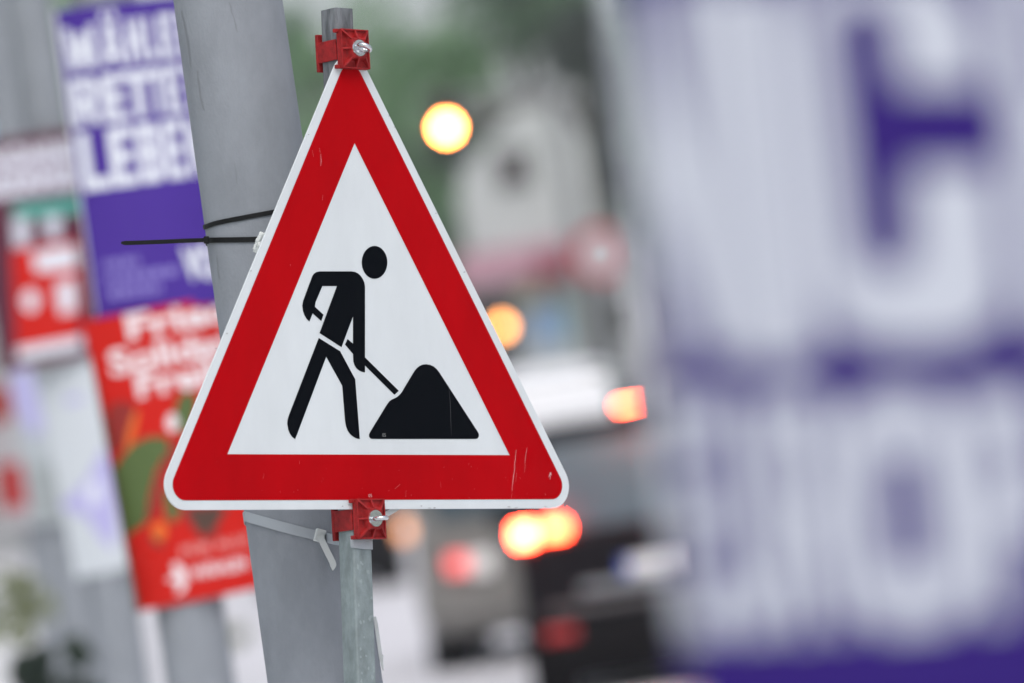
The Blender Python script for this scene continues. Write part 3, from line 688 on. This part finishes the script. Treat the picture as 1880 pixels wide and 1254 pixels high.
# ------------------------------------------------------------------ vehicles
M['carblack'] = mat('black car paint', (0.005, 0.004, 0.006), 0.5, spec=.08)
M['taupe'] = mat('taupe van paint', (0.15, 0.145, 0.135), 0.35, coat=0.3)
M['van_skysheen'] = mat('sky sheen on van paint', (0.80, 0.81, 0.83), 0.3, coat=0.4)  # white stands in for sky reflected on the taupe roof
M['glass'] = mat('car glass', (0.05, 0.08, 0.10), 0.12, spec=.5, coat=0.25)
M['tyre'] = mat('tyre rubber', (0.012, 0.011, 0.010), 0.85)
M['rimm'] = mat('wheel rim', (0.35, 0.35, 0.36), 0.35, metal=0.7)
M['trim'] = mat('dark plastic trim', (0.006, 0.006, 0.007), 0.8, spec=.05)
M['brake'] = mat('lit brake light', (0.4, 0.01, 0.01), 0.4, emit=(1.0, 0.05, 0.02), estr=95)
M['brake2'] = mat('lit tail light', (0.4, 0.01, 0.01), 0.4, emit=(1.0, 0.055, 0.018), estr=48)
M['brake3'] = mat('lit high brake light', (0.4, 0.01, 0.01), 0.4, emit=(1.0, 0.07, 0.025), estr=95)
M['redlens'] = mat('red lens', (0.35, 0.012, 0.015), 0.25)
M['reddim'] = mat('dim red light', (0.4, 0.02, 0.02), 0.3, emit=(1, 0.16, 0.16), estr=1.2)
M['whitelens'] = mat('white lens', (0.8, 0.78, 0.76), 0.2)
M['peach'] = mat('amber lens', (0.7, 0.3, 0.1), 0.3, emit=(1, 0.42, 0.2), estr=1.6)
M['plate'] = mat('number plate white', (0.72, 0.73, 0.74), 0.4)
M['pblue'] = mat('plate blue', (0.03, 0.08, 0.42), 0.4)
def rring(y, hw_, z0, z1, r, seg=4):
    out = []
    for cx, cz, a0 in ((hw_ - r, z1 - r, 0), (-(hw_ - r), z1 - r, 90), (-(hw_ - r), z0 + r, 180), (hw_ - r, z0 + r, 270)):
        for j in range(seg + 1):
            a = R(a0 + 90 * j / seg); out.append(Vector((cx + r * math.cos(a), y, cz + r * math.sin(a))))
    return out
def cabin_ring(z, hw_, y0, y1, r, seg=3):
    out = []
    for cx, cy, a0 in ((hw_ - r, y1 - r, 0), (-(hw_ - r), y1 - r, 90), (-(hw_ - r), y0 + r, 180), (hw_ - r, y0 + r, 270)):
        for j in range(seg + 1):
            a = R(a0 + 90 * j / seg); out.append(Vector((cx + r * math.cos(a), cy + r * math.sin(a), z)))
    return out
def vehicle(name, label, cat, pos, yaw, paint, roofm, L, Wd, H, belt, van=False):
    """rear at local y=0, heading along +y"""
    t = thing(name, label, cat); t.location = pos; t.rotation_euler = (0, 0, yaw)
    h = Wd / 2
    b = MB()
    b.loft([rring(0.0, h - .10, .38, belt - .08, .10), rring(.06, h - .03, .32, belt - .02, .12), rring(.4, h, .26, belt, .12), rring(L * .62, h, .24, belt, .12), rring(L * .72, h - .01, .24, belt - .04, .14), rring(L - .25, h - .05, .26, belt - .18, .14), rring(L, h - .2, .36, belt - .34, .12)])
    b.build('body', paint, t, auto=35)
    y1 = L * (.86 if van else .70); top = H - .09
    b = MB(); b.loft([cabin_ring(belt - .03, h - .05, .07, y1, .12), cabin_ring(belt + (top - belt) * .5, h - .10, .13, y1 - .35, .14), cabin_ring(top, h - .17, .24, y1 - .8, .16)])
    b.build('window_band', M['glass'], t, auto=35)
    b = MB(); b.loft([cabin_ring(top - .03, h - .155, .20, y1 - .76, .18), cabin_ring(top + .03, h - .165, .19, y1 - .8, .18), cabin_ring(H - .02, h - .22, .30, y1 - .95, .2), cabin_ring(H, h - .34, .45, y1 - 1.1, .2)])
    b.build('roof', roofm, t, auto=40)
    for s in (-1, 1):       # pillars
        b = MB(); b.loft([[(s * (h - .05), .06, belt - .04), (s * (h - .05), .30, belt - .04), (s * (h - .20), .30, belt - .04), (s * (h - .20), .055, belt - .04)], [(s * (h - .165), .19, top), (s * (h - .165), .46, top), (s * (h - .30), .46, top), (s * (h - .30), .185, top)]])
        b.build('pillar', paint, t, bev=.01)
        b = MB(); b.loft([[(s * (h - .035), L * .40, belt - .03), (s * (h - .035), L * .42, belt - .03), (s * (h - .1), L * .42, belt - .03), (s * (h - .1), L * .40, belt - .03)], [(s * (h - .165), L * .40, top), (s * (h - .165), L * .42, top), (s * (h - .24), L * .42, top), (s * (h - .24), L * .40, top)]])
        b.build('door_pillar', paint, t)
        b = MB(); b.loft([rring(L * .64, .1, belt - .02, belt + .15, .05), rring(L * .64 + .12, .09, belt, belt + .13, .05)])
        b.v = [v + Vector((s * (h + .1), 0, 0)) for v in b.v]; b.build('mirror', paint, t)
    b = MB(); b.loft([rring(-.07, h - .12, .33 + .1 * van, .58 + .1 * van, .07), rring(-.02, h - .03, .31 + .1 * van, .60 + .1 * van, .08), rring(.25, h + .012, .31 + .1 * van, .60 + .1 * van, .08)]); b.build('bumper', M['trim'] if not van else paint, t, auto=35)
    if not van:
        b = MB(); b.box((-h + .12, .02, .13), (h - .12, .5, .36)); b.build('valance', M['trim'], t, bev=.02)
    for yy in (.85, L - .9):
        for s in (-1, 1):
            rr = .33
            b = MB(); b.cyl((s * (h - .23), yy, rr - .12), (s * (h - .015), yy, rr - .12), rr, n=28); w = b.build('wheel', M['tyre'], t, auto=35)
            b = MB(); b.cyl((s * (h - .03), yy, rr - .12), (s * (h + .004), yy, rr - .12), rr * .66, rr * .6, n=20); b.build('rim', M['rimm'], w)
            b = MB(); b.cyl((s * (h - .3), yy, rr - .1), (s * (h + .003), yy, rr - .1), rr + .06, n=28); b.build('wheel_arch', M['trim'], t)
    return t
def part(t, nm, m, x0, z0, x1, z1, y=-.04, d=.12, bev=.02):
    b = MB(); b.box((x0, y, z0), (x1, y + d, z1)); return b.build(nm, m, t, bev=bev)

# dark car in the queue
pc = ground(1185, 1222); pc = Vector((pc.x, 37.6, -.12)); cx_ = at(1208, 1000, 37.6).x
suv = vehicle('car', 'black hatchback with glowing brake lights, half hidden by the blurred purple poster', 'car', Vector((cx_, 37.6, -.12)), R(-1.5), M['carblack'], M['carblack'], 4.3, 1.92, 1.84, 1.15)
def cz(py, px=1000, D=37.6): return at(px, py, D).z + .12
part(suv, 'brake_light', M['brake'], -.93, cz(998, 960), -.80, cz(966, 960), -.03, .16)
part(suv, 'tail_light', M['brake2'], -.735, cz(981, 1035), -.585, cz(956, 1035), -.01, .12)
part(suv, 'brake_light', M['brake'], .80, cz(998, 960), .93, cz(966, 960), -.03, .16)
part(suv, 'tail_light', M['brake2'], .585, cz(981, 1035), .735, cz(956, 1035), -.01, .12)
b = MB(); zc = cz(741, 1170)
b.loft([[(-.13, .10, zc - .014), (-.13, .16, zc - .014), (-.13, .16, zc + .014), (-.13, .10, zc + .014)], [(.03, .10, zc + .003), (.03, .16, zc + .003), (.03, .16, zc + .010), (.03, .10, zc + .010)]])
b.build('high_brake_light', M['brake3'], suv)
p_ = part(suv, 'number_plate', M['plate'], -.26, .78, .26, .89, -.045, .03, .004)
b = MB(); b.box((-.262, -.049, .781), (-.205, -.0452, .889)); b.build('country_band', M['pblue'], p_)
part(suv, 'chrome_strip', mat('grey garnish', (.22, .24, .26), .3, metal=.5), -.55, .70, .10, .76, -.085, .06, .01)
part(suv, 'bumper_step', mat('scuffed grey bumper', (.06, .06, .065), .4), -.78, .59, .78, .64, -.09, .1, .02)
part(suv, 'reflector', M['redlens'], -.83, .42, -.61, .50, -.085, .05, .01); part(suv, 'reflector', M['redlens'], .54, .42, .76, .50, -.085, .05, .01)

# taupe van ahead; sky reflection on its top painted in white
vx = at(1000, 1000, 44.6).x - .12
van = vehicle('van', 'taupe van with painted-in sky sheen on top, queueing ahead of the black car', 'van', Vector((vx, 44.6, -.12)), R(-2.5), M['taupe'], M['van_skysheen'], 4.9, 1.84, 2.30, 1.20, van=True)
part(van, 'upper_tailgate', M['van_skysheen'], -.80, 1.72, .80, 2.16, .02, .2, .06)  # carries the roof's sky reflection as white colour
part(van, 'rear_window', M['glass'], -.72, 1.22, .72, 1.70, .0, .08, .03)
part(van, 'tail_light', M['reddim'], -.66, .78, -.50, .92, -.05, .12); part(van, 'reversing_light', M['whitelens'], -.49, .74, -.30, .92, -.05, .12)
part(van, 'tail_light', M['reddim'], .50, .78, .66, .92, -.05, .12); part(van, 'reversing_light', M['whitelens'], .30, .74, .49, .92, -.05, .12)
# farther dark car
fx = at(615, 1010, 74).x
fc = vehicle('car', 'dark car far down the road, seen between the square post and the van', 'car', Vector((fx, 74, -.12)), R(4), M['carblack'], M['carblack'], 4.4, 1.84, 1.5, .95)
part(fc, 'tail_light', M['peach'], .84, cz(985, 770, 74), 1.0, cz(955, 770, 74), -.03, .1)
part(fc, 'tail_light', M['peach'], -.95, cz(985, 770, 74), -.79, cz(955, 770, 74), -.03, .1)
part(fc, 'number_plate', M['plate'], -.26, .6, .26, .71, -.08, .03, .004)

# ------------------------------------------------------------------ traffic signals and road sign in the distance
M['amber'] = mat('lit amber signal', (.5, .2, .02), .4, emit=(1, .26, .05), estr=75)
M['amber2'] = mat('lit amber signal, dimmer', (.5, .2, .02), .4, emit=(1, .36, .10), estr=9)
M['house'] = mat('signal housing', (.02, .022, .024), .5)
M['steel'] = mat('grey painted steel', (.17, .18, .185), .5)
M['lensoff'] = mat('unlit lens', (.05, .012, .012), .3); M['lensoff2'] = mat('unlit green lens', (.012, .05, .03), .3)
def signal(t, c, lit):
    b = MB(); b.box((c.x - .16, c.y, c.z - .48), (c.x + .16, c.y + .22, c.z + .48)); b.build('housing', M['house'], t, bev=.03)
    for dz, m in ((.31, M['lensoff']), (0, lit), (-.31, M['lensoff2'])):
        b = MB(); b.cyl((c.x, c.y - .012, c.z + dz), (c.x, c.y + .05, c.z + dz), .105, n=24); l = b.build('lens', m, t)
        b = MB(); n = 12
        vs = []
        for i in range(n + 1):
            a = R(-10 + 200 * i / n)
            for rr in (.125, .132):
                for yy in (0.0, -.16): vs.append((c.x + rr * math.cos(a), c.y + yy, c.z + dz + rr * math.sin(a)))
        fs = []
        for i in range(n):
            k = 4 * i; fs += [(k, k + 1, k + 5, k + 4), (k + 2, k + 6, k + 7, k + 3), (k + 1, k + 3, k + 7, k + 5)]
        b.add(vs, fs); b.build('visor', M['house'], t)
D1 = 70
tl = thing('traffic_light', 'overhead traffic light glowing bright yellow, upper of the two amber lights', 'traffic light', group='amber traffic lights')
c1 = at(820, 235, D1); signal(tl, c1, M['amber'])
mx = at(1050, 400, D1).x
b = MB(); b.cyl((mx, D1 + .3, -.13), (mx, D1 + .3, c1.z + .5), .15, .09, 20); b.build('mast', M['steel'], tl, smooth=True)
b = MB(); b.cyl((mx, D1 + .3, c1.z + .32), (c1.x - .3, D1 + .3, c1.z + .42), .06, .04, 14); b.build('arm', M['steel'], tl, smooth=True)
tl2 = thing('traffic_light', 'lower traffic light with dimmer orange glow, right of the sign edge', 'traffic light', group='amber traffic lights')
c2 = at(922, 600, 78); signal(tl2, c2, M['amber2'])
b = MB(); b.cyl((c2.x, c2.y + .3, -.13), (c2.x, c2.y + .3, c2.z + .6), .06, n=16); b.build('mast', M['steel'], tl2, smooth=True)
# round prohibition sign
c3 = at(1102, 466, 60); rs_ = thing('round_sign', 'blurred round white road sign with red rim beside the purple poster', 'road sign')
b = MB(); b.cyl((c3.x, c3.y - .004, c3.z), (c3.x, c3.y, c3.z), .30, n=40); b.build('plate', M['redlens'], rs_)
b = MB(); b.cyl((c3.x, c3.y - .012, c3.z), (c3.x, c3.y - .0045, c3.z), .21, n=40); b.build('face', mat('dulled white sheeting', (.42, .41, .43), .6), rs_)
b = MB(); b.cyl((c3.x, c3.y + .05, -.13), (c3.x, c3.y + .05, c3.z + .3), .03, n=12); b.build('pole', M['galv'], rs_)

# ------------------------------------------------------------------ buildings
M['render'] = mat('pale render', (.43, .45, .45), .85, var=.06, scale=.8)
M['winglass'] = mat('window glass', (.05, .045, .05), .1, spec=.8)
M['tile'] = mat('grey roof tile', (.16, .155, .15), .8, var=.2, scale=3)
M['awning'] = mat('pink awning cloth', (.30, .16, .20), .8)
M['awning2'] = mat('dark red awning cloth', (.20, .04, .06), .8)
M['shopgrey'] = mat('grey shopfront', (.22, .22, .24), .5)
M['sblue'] = mat('light blue shop panel', (.28, .42, .62), .6); M['syel'] = mat('pale yellow shop panel', (.50, .48, .32), .6); M['sgreen'] = mat('pale green shop panel', (.30, .42, .34), .6)
def facade(name, label, D, x0, x1, h, depth, wallm, wins, roofh=0, yaw=0):
    t = thing(name, label, 'building')
    b = MB(); b.box((x0, D, -.14), (x1, D + depth, h)); b.build('wall', wallm, t)
    if roofh:
        b = MB(); b.loft([[(x0 - .3, D - .3, h + .003), (x1 + .3, D - .3, h + .003), ((x0 + x1) / 2 + .2, D - .3, h + roofh), ((x0 + x1) / 2 - .2, D - .3, h + roofh)], [(x0 - .3, D + depth, h + .003), (x1 + .3, D + depth, h + .003), ((x0 + x1) / 2 + .2, D + depth, h + roofh), ((x0 + x1) / 2 - .2, D + depth, h + roofh)]]); b.build('roof', M['tile'], t)
    for (wx, wz, ww, wh) in wins:
        b = MB(); b.box((wx - ww / 2 - .08, D - .05, wz - .08), (wx + ww / 2 + .08, D - .003, wz + wh + .08)); f = b.build('window', M['paint'], t)
        b = MB(); b.box((wx - ww / 2, D - .058, wz), (wx + ww / 2, D - .051, wz + wh)); b.build('pane', M['winglass'], f)
    return t
DH = 130
def bx(px, py=480): return at(px, py, DH).x
def bz(py, px=950): return at(px, py, DH).z
hx0, hx1 = bx(838, 330), bx(1085, 330)
house = thing('pale_house', 'pale rendered house with one dark window, blurred behind the traffic light', 'building')
gz = bz(290); 
b = MB(); prof = [(hx0, -.14), (hx1, -.14), (hx1, gz + .3), (hx1 - .45, gz + 1.05), (hx0 + 1.55, gz + 1.1), (hx0 + .4, gz + .1), (hx0, gz - .5)]
b.loft([[(x, DH, z) for x, z in prof], [(x, DH + 9, z) for x, z in prof]]); b.build('wall', M['render'], house)
b = MB(); b.box((hx0 + .3, DH + .4, gz + 1.1), (hx1 - .1, DH + 8, gz + 1.35)); b.build('roof', M['tile'], house)
wx, wz = bx(943, 315), bz(345)
b = MB(); b.box((wx - .48, DH - .05, wz - .08), (wx + .48, DH - .003, wz + .98)); f = b.build('window', M['render'], house)
b = MB(); b.box((wx - .40, DH - .058, wz), (wx + .40, DH - .051, wz + .9)); b.build('pane', M['winglass'], f)
# shopfront row below
az0, az1 = bz(520), bz(462)
ax0, ax1 = bx(835), bx(1115)
b = MB(); b.loft([[(ax0, DH - 1.2, az0), (ax1, DH - 1.2, az0 + .05), (ax1, DH - .06, az1 + .05), (ax0, DH - .06, az1)], [(ax0, DH - 1.2, az0 + .1), (ax1, DH - 1.2, az0 + .15), (ax1, DH - .06, az1 + .15), (ax0, DH - .06, az1 + .1)]]); b.build('awning', M['awning'], house)
b = MB(); b.box((bx(980), DH - 1.25, az0 - .1), (ax1, DH - 1.205, az0 + .55)); b.build('awning_valance', M['awning2'], house)
for x0, x1, y0, y1, m in ((845, 905, 535, 720, 'winglass'), (975, 1040, 565, 640, 'sblue'), (955, 1010, 525, 562, 'syel'), (1042, 1075, 540, 640, 'sgreen'), (905, 952, 530, 690, 'shopgrey'), (1080, 1120, 530, 700, 'winglass')):
    b = MB(); b.box((bx(x0, 600), DH - .1, bz(y1)), (bx(x1, 600), DH - .004, bz(y0))); b.build('shop_panel', M[m], house)
blk = facade('apartment_block', 'long grey apartment block far behind the lamp posts, left side', 170, -26, -1.5, 11, 10, mat('grey render', (.33, .34, .35), .85, var=.05, scale=.5), [(-24 + 2.4 * k, z, 1.1, 1.4) for k in range(9) for z in (1.0, 4.0, 7.0)])
blk2 = facade('apartment_block', 'cool grey apartment block far behind the queue of cars', 185, -1.2, 16, 12, 10, mat('cool grey render', (.36, .36, .40), .85, var=.05, scale=.5), [(1 + 2.4 * k, z, 1.1, 1.4) for k in range(6) for z in (1.0, 4.0, 7.0)])

# ------------------------------------------------------------------ trees and shrubs
def leafmat(name, a, c):
    m = mat(name, a, .7, col2=c, scale=.9, lo=.38, hi=.62); n = m.node_tree; pb = n.nodes['Principled BSDF']
    tr = n.nodes.new('ShaderNodeBsdfTranslucent'); mx_ = n.nodes.new('ShaderNodeMixShader'); mx_.inputs[0].default_value = .55
    src = pb.inputs['Base Color'].links[0].from_socket; n.links.new(src, tr.inputs[0])
    n.links.new(pb.outputs[0], mx_.inputs[1]); n.links.new(tr.outputs[0], mx_.inputs[2]); n.links.new(mx_.outputs[0], n.nodes['Material Output'].inputs[0]); return m
LM = [leafmat('light foliage', (.16, .31, .145), (.25, .42, .21)), leafmat('mid foliage', (.125, .23, .13), (.20, .32, .185)), leafmat('dark foliage', (.055, .085, .065), (.095, .125, .095)), leafmat('yellow green foliage', (.30, .33, .20), (.42, .45, .28))]
bark = mat('bark', (.06, .05, .042), .9, var=.2, scale=4)
def tree(label, x, y, h, cw, ch, lm, n=5000, leaf=.2, clumps=26, seed=1, name='street_tree', cat='tree', trunk=True, group='trees at the end of the street'):
    rn = random.Random(seed); t = thing(name, label, cat, group=group); t.location = (x, y, -.14)
    if trunk:
        b = MB(); b.cyl((0, 0, 0), (.1, 0, h - ch * .55), .22, .13, 12); b.build('trunk', bark, t, smooth=True)
        for k in range(5):
            a = rn.uniform(0, 6.28); b = MB(); b.cyl((.08, 0, h - ch * (.95 - .1 * k)), (cw * .35 * math.cos(a), cw * .35 * math.sin(a), h - ch * (.5 - .08 * k)), .09, .03, 8); b.build('limb', bark, t, smooth=True)
    cs = []
    for k in range(clumps):
        while True:
            p = Vector((rn.uniform(-1, 1), rn.uniform(-1, 1), rn.uniform(-1, 1)))
            if p.length < 1: break
        cs.append((Vector((p.x * cw / 2 * .85, p.y * cw / 2 * .85, h - ch / 2 + p.z * ch / 2 * .85)), rn.uniform(.12, .26) * min(cw, ch)))
    vs = []; fs = []
    for k in range(n):
        c, r = rn.choice(cs); d = Vector((rn.gauss(0, 1), rn.gauss(0, 1), rn.gauss(0, 1))).normalized() * r * rn.random() ** .4
        p = c + d; p.z = max(p.z, .05); a = Vector((rn.gauss(0, 1), rn.gauss(0, 1), rn.gauss(0, 1))).normalized(); q = a.orthogonal().normalized(); w = a.cross(q); sz = leaf * rn.uniform(.6, 1.3)
        i = len(vs); vs += [p - q * sz, p - w * sz * .5, p + q * sz, p + w * sz * .5]; fs.append((i, i + 1, i + 2, i + 3))
    link('crown', vs, fs, lm, t)
    return t
def tx(px, D): return at(px, 300, D).x
tree('light green leafy tree behind the tip of the roadworks sign', tx(705, 150), 150, 14, 6.5, 9.5, LM[0], 4200, .24, 40, 3)
tree('darker tree between the lamp post and the roadworks sign', tx(545, 158), 158, 15, 5.4, 12, LM[1], 5600, .24, 40, 4)
tree('dark leaning tree above the pale house', tx(985, 152), 152, 16, 4.2, 6.0, LM[1], 2700, .24, 24, 5)
tree('dark evergreen tree right of the pale house', tx(1070, 146), 146, 14, 2.8, 9, LM[2], 3200, .22, 22, 6)
tree('small mid green tree just left of the pale house', tx(800, 140), 140, 8.2, 3.2, 6.6, LM[1], 3000, .2, 20, 8)
tree('tall tree far behind the purple poster', tx(230, 160), 160, 17, 7, 10, LM[0], 6000, .26, 30, 9)
tree('broad tree far behind the red poster', tx(330, 165), 165, 12, 7, 9, LM[1], 6000, .26, 30, 10)
tree('tree far beyond the big near poster', tx(1350, 150), 150, 14, 8, 10, LM[1], 5000, .28, 30, 12)
for i, (px, py, D, w, h, k, lab) in enumerate([(18, 1120, 24, .34, .34, 3, 'pale yellow green shrub at the lower left edge'), (120, 1236, 24.4, .7, .26, 2, 'low dark shrub in the lower left corner'), (446, 1262, 56, .3, .16, 3, 'small grassy tuft beside the foot of the near lamp post')]):
    g_ = at(px, py, D)
    tree(lab, g_.x, D, max(.3, g_.z + .14 + h / 2), w, h, LM[k], (700, 2600, 900)[i], .022 if D < 40 else .05, 14, 30 + i, 'shrub', 'shrub', False, 'shrubs on the verge')

# ------------------------------------------------------------------ thin haze added to pale the distant trees
hm = bpy.data.materials.new('thin haze'); hm.use_nodes = True; hn_ = hm.node_tree; hn_.nodes.clear()
ho = hn_.nodes.new('ShaderNodeOutputMaterial'); pv = hn_.nodes.new('ShaderNodeVolumePrincipled')
pv.inputs['Color'].default_value = (.93, .96, 1, 1); pv.inputs['Density'].default_value = 0.0006; hn_.links.new(pv.outputs[0], ho.inputs['Volume'])
b = MB(); b.box((-402, -102, -1.2), (402, 602, 22)); hz = b.build('haze', hm); hz['kind'] = 'stuff'
